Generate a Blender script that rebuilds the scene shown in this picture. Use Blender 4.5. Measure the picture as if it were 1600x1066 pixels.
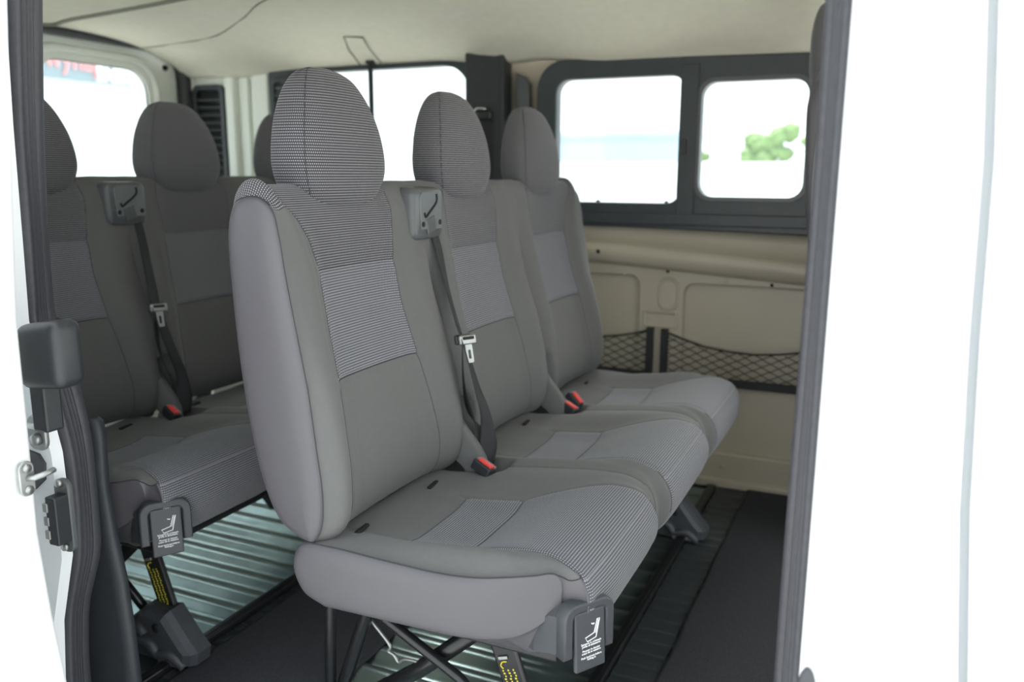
import bpy, bmesh, math, random
from mathutils import Vector, Matrix
random.seed(4)
SC = bpy.context.scene
for o in list(bpy.data.objects): bpy.data.objects.remove(o)
COL = SC.collection
# ---------------------------------------------------------------- camera
CAM = Vector((0.96646, -1.09804, 1.02500)); YAW, PITCH, ROLL, FPX = 0.42462, 0.19765, 0.00436, 1300.0
fw = Vector((-math.sin(YAW)*math.cos(PITCH), math.cos(YAW)*math.cos(PITCH), -math.sin(PITCH)))
rt = Vector((math.cos(YAW), math.sin(YAW), 0)); up = rt.cross(fw)
r2 = rt*math.cos(ROLL)+up*math.sin(ROLL); u2 = up*math.cos(ROLL)-rt*math.sin(ROLL)
cd = bpy.data.cameras.new('camera'); cam = bpy.data.objects.new('camera', cd); COL.objects.link(cam)
cd.sensor_width = 36; cd.lens = FPX*36/1600; cd.clip_start = .02; cd.clip_end = 300
M3 = Matrix((r2, u2, -fw)).transposed()
cam.matrix_world = Matrix.Translation(CAM) @ M3.to_4x4()
cd.dof.use_dof = True; cd.dof.focus_distance = 1.32; cd.dof.aperture_fstop = 3.2
SC.camera = cam
SC.cycles.max_bounces = 14; SC.cycles.diffuse_bounces = 8; SC.cycles.transparent_max_bounces = 16
# ---------------------------------------------------------------- sky, light, exposure
SC.view_settings.view_transform = 'Standard'; SC.view_settings.look = 'None'
SC.view_settings.exposure = 1.15; SC.view_settings.gamma = 1; SC.view_settings.use_curve_mapping = False
W = bpy.data.worlds.new('sky'); SC.world = W; W.use_nodes = True
nt = W.node_tree; bg = nt.nodes['Background']
tc = nt.nodes.new('ShaderNodeTexCoord'); sp = nt.nodes.new('ShaderNodeSeparateXYZ'); rp = nt.nodes.new('ShaderNodeValToRGB')
nt.links.new(tc.outputs['Generated'], sp.inputs[0]); nt.links.new(sp.outputs[2], rp.inputs[0]); nt.links.new(rp.outputs[0], bg.inputs[0])
rp.color_ramp.elements[0].color = (.92, .98, 1.0, 1); rp.color_ramp.elements[1].color = (.84, .94, 1.0, 1)
bg.inputs[1].default_value = 1.2
sd = bpy.data.lights.new('sun', 'SUN'); sd.energy = 4.5; sd.angle = math.radians(60); sd.color = (1, .94, .87)
so = bpy.data.objects.new('sun', sd); COL.objects.link(so)
so.rotation_euler = Vector((.15, -.55, -1)).to_track_quat('-Z', 'Y').to_euler()   # veiled sun high beyond the far side of the van

# ---------------------------------------------------------------- materials
def mat(name, col, rough=.6, metal=0., noise=0., nscale=80, bump=0., bscale=400, spec=.5):
    m = bpy.data.materials.new(name); m.use_nodes = True; t = m.node_tree; b = t.nodes['Principled BSDF']
    b.inputs['Roughness'].default_value = rough; b.inputs['Metallic'].default_value = metal
    b.inputs['Specular IOR Level'].default_value = spec
    n = t.nodes.new('ShaderNodeTexNoise'); n.inputs['Scale'].default_value = nscale; n.inputs['Detail'].default_value = 4
    c = t.nodes.new('ShaderNodeTexCoord'); t.links.new(c.outputs['Object'], n.inputs['Vector'])
    r = t.nodes.new('ShaderNodeValToRGB'); t.links.new(n.outputs['Fac'], r.inputs[0]); t.links.new(r.outputs[0], b.inputs['Base Color'])
    r.color_ramp.elements[0].position = .3; r.color_ramp.elements[1].position = .7
    r.color_ramp.elements[0].color = (*[x*(1-noise) for x in col], 1); r.color_ramp.elements[1].color = (*[min(1, x*(1+noise)) for x in col], 1)
    if bump:
        n2 = t.nodes.new('ShaderNodeTexNoise'); n2.inputs['Scale'].default_value = bscale; t.links.new(c.outputs['Object'], n2.inputs['Vector'])
        bp = t.nodes.new('ShaderNodeBump'); bp.inputs['Strength'].default_value = bump; bp.inputs['Distance'].default_value = .001
        t.links.new(n2.outputs['Fac'], bp.inputs['Height']); t.links.new(bp.outputs[0], b.inputs['Normal'])
    return m
def fabric_dots(nm, ca, cb):
    m = bpy.data.materials.new(nm); m.use_nodes = True; t = m.node_tree; b = t.nodes['Principled BSDF']
    b.inputs['Roughness'].default_value = .9; b.inputs['Specular IOR Level'].default_value = .15
    b.inputs['Sheen Weight'].default_value = .15
    uv = t.nodes.new('ShaderNodeUVMap'); s = t.nodes.new('ShaderNodeSeparateXYZ'); t.links.new(uv.outputs[0], s.inputs[0])
    def mth(op, a, bb, cc=None):
        n = t.nodes.new('ShaderNodeMath'); n.operation = op
        for i, v in enumerate((a, bb, cc)):
            if v is None: continue
            if isinstance(v, (int, float)): n.inputs[i].default_value = v
            else: t.links.new(v, n.inputs[i])
        return n.outputs[0]
    row = mth('SINE', mth('MULTIPLY', s.outputs[1], 2*math.pi/.0046), None)
    rid = mth('FLOOR', mth('MULTIPLY', s.outputs[1], 1/.0046), None)
    ush = mth('ADD', s.outputs[0], mth('MULTIPLY', rid, .0011))
    dsh = mth('SINE', mth('MULTIPLY', ush, 2*math.pi/.0037), None)
    a = mth('MULTIPLY_ADD', row, 1.3, .45); dd = mth('MULTIPLY_ADD', dsh, .7, .62)
    a.node.use_clamp = True; dd.node.use_clamp = True
    k = mth('MULTIPLY', a, dd)
    mx = t.nodes.new('ShaderNodeMix'); mx.data_type = 'RGBA'; t.links.new(k, mx.inputs[0])
    mx.inputs[6].default_value = (*ca, 1); mx.inputs[7].default_value = (*cb, 1)
    t.links.new(mx.outputs[2], b.inputs['Base Color'])
    bp = t.nodes.new('ShaderNodeBump'); bp.inputs['Strength'].default_value = .35; bp.inputs['Distance'].default_value = .0008
    t.links.new(k, bp.inputs['Height']); t.links.new(bp.outputs[0], b.inputs['Normal'])
    return m
def fabric_plain():
    m = mat('twill_upholstery', (.120, .119, .118), .92, 0, .025, 90, .0, spec=.15); t = m.node_tree; b = t.nodes['Principled BSDF']
    b.inputs['Sheen Weight'].default_value = .12
    uv = t.nodes.new('ShaderNodeUVMap'); w = t.nodes.new('ShaderNodeTexWave'); w.wave_type = 'BANDS'; w.bands_direction = 'DIAGONAL'
    w.inputs['Scale'].default_value = 160; t.links.new(uv.outputs[0], w.inputs['Vector'])
    bp = t.nodes.new('ShaderNodeBump'); bp.inputs['Strength'].default_value = .12; bp.inputs['Distance'].default_value = .0006
    t.links.new(w.outputs['Fac'], bp.inputs['Height']); t.links.new(bp.outputs[0], b.inputs['Normal'])
    return m
def glass_mat():
    m = bpy.data.materials.new('window_glass'); m.use_nodes = True; t = m.node_tree; t.nodes.clear()
    o = t.nodes.new('ShaderNodeOutputMaterial'); mx = t.nodes.new('ShaderNodeMixShader'); mx.inputs[0].default_value = .035
    tr = t.nodes.new('ShaderNodeBsdfTransparent'); tr.inputs[0].default_value = (.950, .985, .990, 1)
    gl = t.nodes.new('ShaderNodeBsdfGlossy'); gl.inputs['Roughness'].default_value = .03
    t.links.new(tr.outputs[0], mx.inputs[1]); t.links.new(gl.outputs[0], mx.inputs[2]); t.links.new(mx.outputs[0], o.inputs[0])
    return m
M = dict(
    dots=fabric_dots('dotted_upholstery', (.075, .075, .083), (.335, .335, .365)), dark_dots=fabric_dots('dark_dotted_upholstery', (.045, .044, .048), (.30, .29, .31)), plain=fabric_plain(), glass=glass_mat(),
    leather=mat('leatherette', (.083, .078, .087), .40, 0, .01, 40, .2, 900, .5),
    backshell=mat('seat_back_shell', (.11, .105, .115), .6),
    paint=mat('white_paint', (.86, .87, .88), .25, 0, .01, 3, spec=.5),
    inner=mat('inner_sheet_metal', (.84, .86, .80), .4, 0, .02, 5),
    beige=mat('beige_sheet_metal', (.47, .42, .335), .38, 0, .03, 6, .05, 60),
    liner=mat('headliner', (.72, .685, .575), .95, 0, .03, 30, .2, 500, .1),
    linerseam=mat('headliner_seam', (.25, .245, .20), .9),
    rubber=mat('seal_rubber', (.050, .050, .058), .5, 0, .12, 120, .15, 700, .5),
    black=mat('black_plastic', (.022, .024, .027), .45, 0, .1, 60, .1, 800),
    frame=mat('window_frame_plastic', (.035, .043, .047), .42, 0, .08, 40),
    trim=mat('dark_trim_plastic', (.03, .034, .04), .5, 0, .1, 60, .15, 900),
    slate=mat('slate_plastic', (.050, .053, .060), .5, 0, .05, 60, .3, 900),
    cover=mat('belt_cover_plastic', (.085, .09, .093), .34, 0, .04, 60, .1, 900),
    face=mat('belt_cover_face', (.15, .16, .165), .25),
    tube=mat('black_frame_steel', (.02, .02, .022), .28, .3, .1, 80, spec=.6),
    steel=mat('galvanised_steel', (.36, .37, .36), .42, .85, .1, 60),
    chrome=mat('chrome', (.8, .8, .8), .15, 1.),
    ribs=mat('corrugated_floor_metal', (.25, .32, .32), .30, .85, .2, 9, .3, 30),
    carpet=mat('black_carpet', (.048, .049, .054), .97, 0, .35, 500, .9, 900, .1),
    ribmat=mat('ribbed_rubber_mat', (.03, .035, .038), .45),
    red=mat('red_plastic', (.75, .06, .05), .3), belt=mat('belt_webbing', (.020, .020, .022), .75, 0, .2, 300),
    beltl=mat('belt_webbing_light', (.16, .18, .18), .7),
    white=mat('white_print', (.8, .8, .8), .6), yellow=mat('yellow_print', (.62, .55, .04), .6),
    seam=mat('stitching', (.035, .035, .04), .8), piping=mat('pale_piping', (.26, .25, .27), .6),
    dark=mat('hollow_black', (.006, .006, .007), .8), net=mat('net_cord', (.02, .02, .022), .7),
    gravel=mat('pale_concrete', (.62, .62, .60), .9, 0, .06, .7), facade=mat('facade_cladding', (.72, .75, .77), .6),
    signb=mat('sign_panel', (.24, .30, .33), .6), signr=mat('sign_red', (.72, .30, .31), .6), signw=mat('sign_white', (.95, .95, .95), .6),
    blue=mat('pale_blue_cladding', (.40, .52, .60), .6), leaf=mat('foliage', (.17, .27, .09), .8, 0, .4, 3), bark=mat('bark', (.2, .16, .12), .9),
)
# ---------------------------------------------------------------- helpers
def tag(o, label=None, cat=None, group=None, kind=None):
    if label: o['label'] = label
    if cat: o['category'] = cat
    if group: o['group'] = group
    if kind: o['kind'] = kind
    return o
def empty(name, loc=(0, 0, 0)):
    o = bpy.data.objects.new(name, None); COL.objects.link(o); o.location = loc; o.empty_display_size = .05; return o
def link(name, me, parent=None, mats=(), smooth=True):
    for m in mats: me.materials.append(M[m] if isinstance(m, str) else m)
    o = bpy.data.objects.new(name, me); COL.objects.link(o)
    if parent is not None:
        o.parent = parent; o.matrix_parent_inverse = Matrix.Identity(4)
    if smooth:
        for p in me.polygons: p.use_smooth = True
    return o
def from_bm(name, bm, m, parent=None, smooth=False):
    me = bpy.data.meshes.new(name); bmesh.ops.recalc_face_normals(bm, faces=bm.faces); bm.to_mesh(me); bm.free()
    return link(name, me, parent, (m,), smooth)
def bx(bm, c, s, rot=None, bev=0., seg=2):
    r = bmesh.ops.create_cube(bm, size=1)['verts']
    bmesh.ops.scale(bm, vec=s, verts=r)
    if bev:
        es = list({e for v in r for e in v.link_edges})
        r2_ = bmesh.ops.bevel(bm, geom=es, offset=bev, segments=seg, affect='EDGES', profile=.5)
        r = list({v for f in r2_['faces'] for v in f.verts} | {v for v in r if v.is_valid})
    if rot is not None: bmesh.ops.transform(bm, matrix=rot.to_4x4(), verts=r)
    bmesh.ops.translate(bm, vec=c, verts=r)
    return r
def box(name, c, s, m, parent=None, rot=None, bev=.002, seg=2):
    bm = bmesh.new(); bx(bm, c, s, rot, bev, seg); return from_bm(name, bm, m, parent)
def box2(name, a, b, m, parent=None, bev=.002):
    c = [(x+y)/2 for x, y in zip(a, b)]; s = [abs(x-y) for x, y in zip(a, b)]; return box(name, c, s, m, parent, None, bev)
def crom(P, n):
    P = [Vector(p) for p in P]; out = []
    Q = [P[0]*2-P[1]]+P+[P[-1]*2-P[-2]]
    seg = len(P)-1
    for i in range(n):
        t = i/(n-1)*seg; k = min(int(t), seg-1); t -= k; a, b, c, d = Q[k:k+4]
        out.append(.5*((2*b)+(c-a)*t+(2*a-5*b+4*c-d)*t*t+(3*b-a-3*c+d)*t**3))
    return out
def tube_bm(bm, pts, r, seg=10, closed=False):
    pts = [Vector(p) for p in pts]; n = len(pts); rings = []
    prev = None
    for i in range(n):
        a = pts[(i-1) % n] if (closed or i > 0) else pts[i]; b = pts[(i+1) % n] if (closed or i < n-1) else pts[i]
        t = (b-a).normalized()
        if prev is None:
            h = Vector((0, 0, 1)) if abs(t.z) < .9 else Vector((1, 0, 0)); x = t.cross(h).normalized()
        else: x = (prev-t*prev.dot(t)).normalized()
        prev = x; y = t.cross(x)
        rr = r[i] if isinstance(r, (list, tuple)) else r
        rings.append([bm.verts.new(pts[i]+(x*math.cos(2*math.pi*k/seg)+y*math.sin(2*math.pi*k/seg))*rr) for k in range(seg)])
    for i in range(n if closed else n-1):
        A, B = rings[i], rings[(i+1) % n]
        for k in range(seg): bm.faces.new((A[k], A[(k+1) % seg], B[(k+1) % seg], B[k]))
    if not closed: bm.faces.new(rings[0][::-1]); bm.faces.new(rings[-1])
def tube(name, pts, r, m, parent=None, seg=10, smooth_n=0, closed=False):
    if smooth_n: pts = crom(pts, smooth_n)
    bm = bmesh.new(); tube_bm(bm, pts, r, seg, closed); return from_bm(name, bm, m, parent, True)
def rrect(x0, y0, x1, y1, r, n=6):
    rs = r if isinstance(r, (list, tuple)) else (r,)*4
    out = []
    for (cx, cy, a0, rr) in ((x0+rs[0], y0+rs[0], 180, rs[0]), (x1-rs[1], y0+rs[1], 270, rs[1]), (x1-rs[2], y1-rs[2], 0, rs[2]), (x0+rs[3], y1-rs[3], 90, rs[3])):
        for k in range(n+1):
            a = math.radians(a0+90*k/n); out.append((cx+rr*math.cos(a), cy+rr*math.sin(a)))
    return out
def plate(name, outer, holes, m, O, A, B, th, parent=None, bev=0.):
    """flat sheet drawn in (a,b), thickness th centred, mapped to O + a*A + b*B"""
    cu = bpy.data.curves.new(name, 'CURVE'); cu.dimensions = '2D'; cu.fill_mode = 'BOTH'; cu.extrude = th/2-bev
    cu.bevel_depth = bev; cu.bevel_resolution = 1; cu.offset = -bev
    for poly in [outer]+list(holes):
        s = cu.splines.new('POLY'); s.points.add(len(poly)-1); s.use_cyclic_u = True
        for p, q in zip(s.points, poly): p.co = (q[0], q[1], 0, 1)
    ob = bpy.data.objects.new(name, cu); COL.objects.link(ob)
    dg = bpy.context.evaluated_depsgraph_get(); me = bpy.data.meshes.new_from_object(ob.evaluated_get(dg))
    bpy.data.objects.remove(ob); bpy.data.curves.remove(cu)
    A = Vector(A); B = Vector(B); N = A.cross(B).normalized(); O = Vector(O)
    for v in me.vertices: v.co = O+A*v.co.x+B*v.co.y+N*v.co.z
    me.materials.clear(); me.update()
    return link(name, me, parent, (m,), False)
def grid(name, P, mats, parent=None, fm=None, closed_v=False, uv=None, smooth=True, caps=()):
    n = len(P); k = len(P[0]); me = bpy.data.meshes.new(name)
    vs = [tuple(p) for row in P for p in row]; fs = []; mi = []
    for i in range(n-1):
        for j in range(k if closed_v else k-1):
            jj = (j+1) % k; fs.append((i*k+j, i*k+jj, (i+1)*k+jj, (i+1)*k+j)); mi.append(fm(i, j) if fm else 0)
    for c, ii in caps:
        fs.append(tuple(c*k+j for j in range(k)) if c else tuple(c*k+j for j in reversed(range(k)))); mi.append(ii)
    me.from_pydata(vs, [], fs); me.update()
    for p, q in zip(me.polygons, mi): p.material_index = q
    if uv:
        ul = me.uv_layers.new(name='UVMap'); f = 0
        for i in range(n-1):
            for j in range(k if closed_v else k-1):
                for li, (a, b) in zip(me.polygons[f].loop_indices, ((i, j), (i, j+1), (i+1, j+1), (i+1, j))):
                    ul.data[li].uv = uv(a, b)
                f += 1
    return link(name, me, parent, mats, smooth)
def text(name, s, size, m, O, A, B, parent=None, th=.0004, align='CENTER', sp=1.):
    cu = bpy.data.curves.new(name, 'FONT'); cu.body = s; cu.size = size; cu.extrude = th; cu.align_x = align; cu.space_line = sp; cu.offset = size*.012
    ob = bpy.data.objects.new(name, cu); COL.objects.link(ob)
    dg = bpy.context.evaluated_depsgraph_get(); me = bpy.data.meshes.new_from_object(ob.evaluated_get(dg))
    bpy.data.objects.remove(ob); bpy.data.curves.remove(cu)
    A = Vector(A).normalized(); B = Vector(B).normalized(); N = A.cross(B); O = Vector(O)
    for v in me.vertices: v.co = O+A*v.co.x+B*v.co.y+N*v.co.z
    me.materials.clear(); return link(name, me, parent, (m,), False)
def sm(t): t = max(0., min(1., t)); return t*t*(3-2*t)
def lerp_tab(tab, x):
    if x <= tab[0][0]: return tab[0][1]
    for (a, va), (b, vb) in zip(tab, tab[1:]):
        if x <= b: return va+(vb-va)*(x-a)/(b-a)
    return tab[-1][1]

# ================================================================ VAN SHELL
YW = 1.60                                   # inner face of the far side wall
X_ = (1, 0, 0); Y_ = (0, 1, 0); Z_ = (0, 0, 1)
XR = -1.70
# floor: one base slab, corrugated metal on top
tag(box2('floor', (XR-.1, -.16, -.05), (2.2, YW+.05, -.014), 'black', bev=0), kind='structure')
def ribbed(name, x0, x1, y0, y1, pitch, h, m, z=0.):
    rows = []; y = y0
    prof = []
    while y < y1:
        for (f, hh) in ((0, 0), (.30, 0), (.40, 1), (.86, 1), (.96, 0)): prof.append((y+f*pitch, z-h+hh*h))
        y += pitch
    P = [[(x0, a, b) for a, b in prof], [(x1, a, b) for a, b in prof]]
    bm = bmesh.new(); A = [bm.verts.new(p) for p in P[0]]; B = [bm.verts.new(p) for p in P[1]]
    for i in range(len(A)-1): bm.faces.new((A[i], A[i+1], B[i+1], B[i]))
    for L in (A, B):
        pass
    es = [e for e in bm.edges if abs((e.verts[0].co-e.verts[1].co).x) > .1]
    bmesh.ops.bevel(bm, geom=es, offset=.0035, segments=2, affect='EDGES')
    return tag(from_bm(name, bm, m, None, True), kind='structure')
ribbed('floor_sheet', XR, 1.0, -.12, YW, .074, .009, 'ribs')
def carpet(name, x0, x1, y0, y1):
    rnd = random.Random(3); n = 70; P = []
    for i in range(n):
        y = y0+(y1-y0)*i/(n-1); w = .002*math.sin(i*.5)+.002*rnd.random()
        P.append([(x0+w, y, 0), (x0+w, y, .010), (x0+w+.01, y, .0125), (x1-.01, y, .0125), (x1+w*.6, y, .002)])
    return P
# the carpets are cut pieces lying on the metal floor
tag(grid('floor_carpet', carpet('c', -.300, .02, -.14, YW-.01), ('carpet',)), 'black carpet strip on the floor between the rear bench and the front bench', 'carpet')
tag(grid('floor_carpet', carpet('c', .605, 1.9, -.14, YW-.01), ('carpet',)), 'black carpet in front of the front bench beside the beige wall', 'carpet')
def ribstrip(x0, x1, lab):
    P = []; n = 0; y = -.10
    while y < YW-.03:
        for f, h in ((0, .003), (.3, .003), (.4, .006), (.9, .006)): P.append([(x0, y+f*.05, 0), (x0, y+f*.05, h), (x1, y+f*.05, h), (x1, y+f*.05, 0)])
        y += .05
    return tag(grid('rubber_mat', P, ('ribmat',), smooth=False), lab, 'rubber mat')
ribstrip(.512, .603, 'narrow ribbed rubber strip along the front bench rail')
ribstrip(-.325, -.302, 'narrow ribbed rubber strip along the rear bench rail')
for x, lab in ((.496, 'black floor rail under the front bench feet'), (-.341, 'black floor rail along the rear bench feet')):
    bm = bmesh.new(); bx(bm, (x, .73, .010), (.026, 1.66, .020), None, .003); bx(bm, (x, .73, .0205), (.006, 1.64, .002))
    tag(from_bm('floor_rail', bm, 'tube'), lab, 'floor rail')

# far side wall (left side of the van), sheet metal with two window holes
wh1 = rrect(-.115, .905, .80, 1.365, .05); wh2 = rrect(-1.20, .88, -.43, 1.405, .07)
tag(plate('wall_left', [(XR, -.02), (2.1, -.02), (2.1, 1.46), (XR, 1.46)], [wh1, wh2, rrect(1.15, .84, 2.0, 1.38, .06)], 'beige', (0, YW+.035, 0), X_, Z_, .03), kind='structure')
# pressed inner panel with recesses
def recess(x0, z0, x1, z1, r=.03): return rrect(x0, z0, x1, z1, r)
inner = plate('trim_1', [(-1.25, .0), (1.6, .0), (1.6, .71), (.76, .72), (.05, .75), (-1.25, .80)],
    [recess(-.36, .12, .212, .694), recess(.365, .12, 1.05, .676, .035)], 'beige', (0, YW+.014, 0), X_, Z_, .034, None, .007)
tag(inner, kind='structure')
tag(box2('baseboard_left', (-1.25, YW-.02, .0), (1.6, YW, .032), 'beige', bev=.008), kind='structure')
# shelf ledge under the windows
ledge = [(YW+.02, .875), (YW-.002, .868), (YW-.006, .84), (YW-.014, .818), (YW-.040, .808), (YW-.050, .798), (YW-.052, .780), (YW-.047, .750), (YW-.020, .738), (YW-.004, .733)]
def lz(x, z): return z-.062*(x-.06) if z < .83 else z-.04*(x-.06)
tag(grid('trim_2', [[(x, y, lz(x, z)) for y, z in ledge] for x in (-1.25, -.6, 0, .4, .8, 1.6)], ('beige',)), kind='structure')
for (x, z, r) in ((.083, .775, .0085), (.309, .715, .006), (.64, .688, .006), (.545, .71, .0)):
    if r:
        bm = bmesh.new(); bmesh.ops.create_cone(bm, cap_ends=True, segments=20, radius1=r, radius2=r*.8, depth=.008, matrix=Matrix.Translation((x, YW-(.048 if z > .74 else .004), z)) @ Matrix.Rotation(math.pi/2, 4, 'X'))
        tag(from_bm('panel_plug', bm, 'dark', None, True), {.083: 'black round plug in the shelf edge nearest the far seat', .309: 'small black plug above the oval pressing', .64: 'small black plug above the wide recessed panel'}[x], 'plug')
def emboss(name, pts, z=0):
    bm = bmesh.new(); tube_bm(bm, [(x, YW-.004, zz) for x, zz in pts], .0055, 8, True); return tag(from_bm(name, bm, 'beige', None, True), kind='structure')
emboss('trim_3', rrect(.285, .59, .345, .69, .028, 8)); emboss('trim_4', rrect(.236, .530, .345, .578, .008))
for x, z in ((.16, .70), (.50, .695), (.60, .07), (.52, .075)):
    bm = bmesh.new(); bmesh.ops.create_uvsphere(bm, u_segments=16, v_segments=8, radius=.008, matrix=Matrix.Translation((x, YW-.004, z)) @ Matrix.Scale(.4, 4, (0, 1, 0)))
    tag(from_bm('trim_5', bm, 'beige', None, True), kind='structure')
# front sliding window of the far side
outer = [(-.150, .862), (-.150, 1.30)]+[( -.150+.10*(1-math.cos(a)), 1.30+.095*math.sin(a)) for a in [math.pi/2*k/6 for k in range(1, 7)]]+[(.86, 1.372), (.86, .845)]
wf = plate('window_1', outer, [rrect(-.080, .937, .345, 1.330, .045), rrect(.400, .958, .715, 1.305, .045)], 'frame', (0, YW-.012, 0), X_, Z_, .05, None, .004)
tag(wf, kind='structure')
box2('sliding_sash', (.335, YW-.045, .90), (.392, YW-.036, 1.36), 'frame', wf, .003)
box2('lower_rail', (-.12, YW-.046, .868), (.80, YW-.036, .905), 'frame', wf, .003)
box2('latch', (.348, YW-.052, 1.09), (.362, YW-.044, 1.135), 'black', wf, .002)
plate('sash_frame', rrect(.388, .945, .728, 1.318, .055), [rrect(.402, .959, .714, 1.304, .043)], 'cover', (0, YW-.04, 0), X_, Z_, .006, wf, .001)
box2('pane', (-.10, YW+.006, .92), (.36, YW+.010, 1.35), 'glass', wf, 0)
box2('pane', (.39, YW-.006, .94), (.73, YW-.002, 1.32), 'glass', wf, 0)
for x in (.07, .30): box2('stopper', (x-.006, YW-.03, .937), (x+.006, YW-.02, .944), 'frame', wf, .001)
# rear side window of the far side
wf = plate('window_2', rrect(-1.275, .84, -.372, 1.425, (.03, .03, .08, .03)), [rrect(-1.13, .90, -.405, 1.396, (.06, .06, .10, .06), 8)], 'frame', (0, YW-.012, 0), X_, Z_, .05, None, .004)
tag(wf, kind='structure')
box2('pane', (-1.15, YW+.004, .88), (-.39, YW+.008, 1.41), 'glass', wf, 0)
# pillar trims
tag(plate('trim_6', rrect(-.395, .80, -.250, 1.43, .012), [], 'black', (0, YW-.05, 0), X_, Z_, .07, None, .006), kind='structure')
tag(plate('trim_7', [(-.232, .86), (-.180, .86), (-.183, 1.325), (-.198, 1.348), (-.232, 1.362)], [], 'cover', (0, YW-.014, 0), X_, Z_, .03, None, .004), kind='structure')
bm = bmesh.new(); bmesh.ops.create_cone(bm, cap_ends=True, segments=16, radius1=.006, radius2=.005, depth=.006, matrix=Matrix.Translation((-.205, YW-.031, 1.235)) @ Matrix.Rotation(math.pi/2, 4, 'X'))
tag(from_bm('trim_plug', bm, 'dark', None, True), 'small dark plug on the narrow pillar cover between the windows', 'plug')
t = empty('belt_guide', (-.318, YW-.09, 1.22)); tag(t, 'black shoulder belt guide on the dark pillar between the windows', 'belt guide')
box('guide_body', (0, 0, 0), (.055, .022, .032), 'black', t, None, .009, 3); box('belt_strap', (.01, .006, -.18), (.042, .003, .34), 'belt', t, None, .001)
tube('guide_loop', [(-.035, -.006, .012), (-.02, -.016, .022), (.012, -.016, .02)], .004, 'chrome', t, 8, 8)
# rear left corner: ribs and vent grilles
tag(plate('wall_back_left', [(XR, 0), (-1.27, 0), (-1.27, 1.46), (XR, 1.46)], [], 'inner', (0, YW+.006, 0), X_, Z_, .012), kind='structure')
for a, b, d, n in ((-1.50, -1.455, .035, 8), (-1.455, -1.40, .012, 9), (-1.36, -1.285, .03, 10)):
    tag(box2('trim_%d' % n, (a, YW-d, 0), (b, YW, 1.44), 'inner', bev=.008), kind='structure')
def vent(x0, x1, z0, z1, y, lab):
    t = empty('vent_grille', ((x0+x1)/2, y, z0)); tag(t, lab, 'vent grille')
    cx = (x0+x1)/2
    plate('grille_frame', rrect(x0-cx, 0, x1-cx, z1-z0, .03), [rrect(x0-cx+.02, .02, x1-cx-.02, z1-z0-.02, .015)], 'frame', (0, -.008, 0), X_, Z_, .02, t, .003)
    box2('backing', (x0-cx+.01, .002, .01), (x1-cx-.01, .005, z1-z0-.01), 'dark', t, 0)
    bm = bmesh.new(); z = .04
    while z < z1-z0-.03:
        bx(bm, (0, -.006, z), (x1-x0-.04, .018, .010), Matrix.Rotation(.5, 3, 'X')); z += .030
    from_bm('louvres', bm, 'frame', t)
vent(-1.685, -1.52, .80, 1.375, YW-.004, 'tall black vent grille in the rear corner beside the back door')
vent(-1.262, -1.15, .95, 1.385, YW-.030, 'black vent grille at the rear edge of the side window')
# rear wall: black seal round the door opening, two doors
tag(plate('wall_rear', [(-.30, -.05), (YW+.07, -.05), (YW+.07, 1.60), (-.30, 1.60)], [rrect(-.14, .02, 1.573, 1.492, .09, 8)], 'inner', (XR-.03, 0, 0), Y_, Z_, .02), kind='structure')
tag(plate('trim_11', rrect(-.15, .0, 1.590, 1.515, .11, 8), [rrect(-.115, .03, 1.545, 1.490, .085, 8)], 'rubber', (XR-.012, 0, 0), Y_, Z_, .05, None, .01), kind='structure')
for k, (a, b, ha, hb) in enumerate(((.725, 1.56, .93, 1.405), (-.13, .715, .03, .505))):
    d = plate('door_%d' % (k+1), rrect(a, .02, b, 1.50, .085, 8), [rrect(ha, .84, hb, 1.415, .09, 8)], 'inner', (XR-.055, 0, 0), Y_, Z_, .04)
    tag(d, kind='structure')
    # pressed ridge around the glass
    for off, rr in ((.038, .016), ):
        bm = bmesh.new(); tube_bm(bm, [(XR-.036, y, z) for y, z in rrect(ha-off, .84-off, hb+off, 1.415+off, .12, 10)], rr, 10, True); from_bm('window_ridge', bm, 'inner', d, True)
    bm = bmesh.new(); tube_bm(bm, [(XR-.045, y, z) for y, z in rrect(ha-.002, .838, hb+.002, 1.417, .09, 10)], .006, 8, True); from_bm('window_seal', bm, 'rubber', d, True)
    box2('pane', (XR-.078, ha-.02, .82), (XR-.074, hb+.02, 1.435), 'glass', d, 0)
    bm = bmesh.new(); bmesh.ops.create_cone(bm, cap_ends=True, segments=16, radius1=.012, radius2=.010, depth=.008, matrix=Matrix.Translation((XR-.031, hb+.09 if k == 0 else ha-.09, 1.437)) @ Matrix.Rotation(math.pi/2, 4, 'Y'))
    from_bm('door_plug', bm, 'dark', d, True)
# ceiling: moulded headliner, extruded along x with coves over the windows
def roof_pts(x):
    # flat centre, cove down to the side walls; drops a little lower between windows
    low = 1.405
    k = .032*sm((x+.16)/.25)
    p = [(-.14, 1.36), (-.12, 1.42), (-.06, 1.468), (.05, 1.495), (.3, 1.512), (.7, 1.518), (1.1, 1.512), (1.30, 1.497), (1.42, 1.475), (1.50, 1.448-k*.5), (1.545, 1.425-k*.8), (1.575, 1.408-k), (YW+.01, low-k)]
    return p
xs = [XR+i*(2.0-XR)/60 for i in range(61)]
P = []
for x in xs:
    c = crom([(a, b, 0) for a, b in roof_pts(x)], 60)
    # bulges over pillars
    bulge = math.exp(-((x+.28)/.13)**2)*.030+math.exp(-((x+1.45)/.18)**2)*.02
    rise = 0.010*sm((x+1.2)/.6)
    P.append([(x, q.x-(bulge if q.x > 1.35 else 0)*sm((q.x-1.35)/.12), q.y+rise*sm((q.x-.1)/.4)*(1-sm((q.x-1.3)/.3))-bulge*.5*sm((q.x-1.35)/.1)) for q in c])
tag(grid('ceiling', P, ('liner',)), kind='structure')
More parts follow.
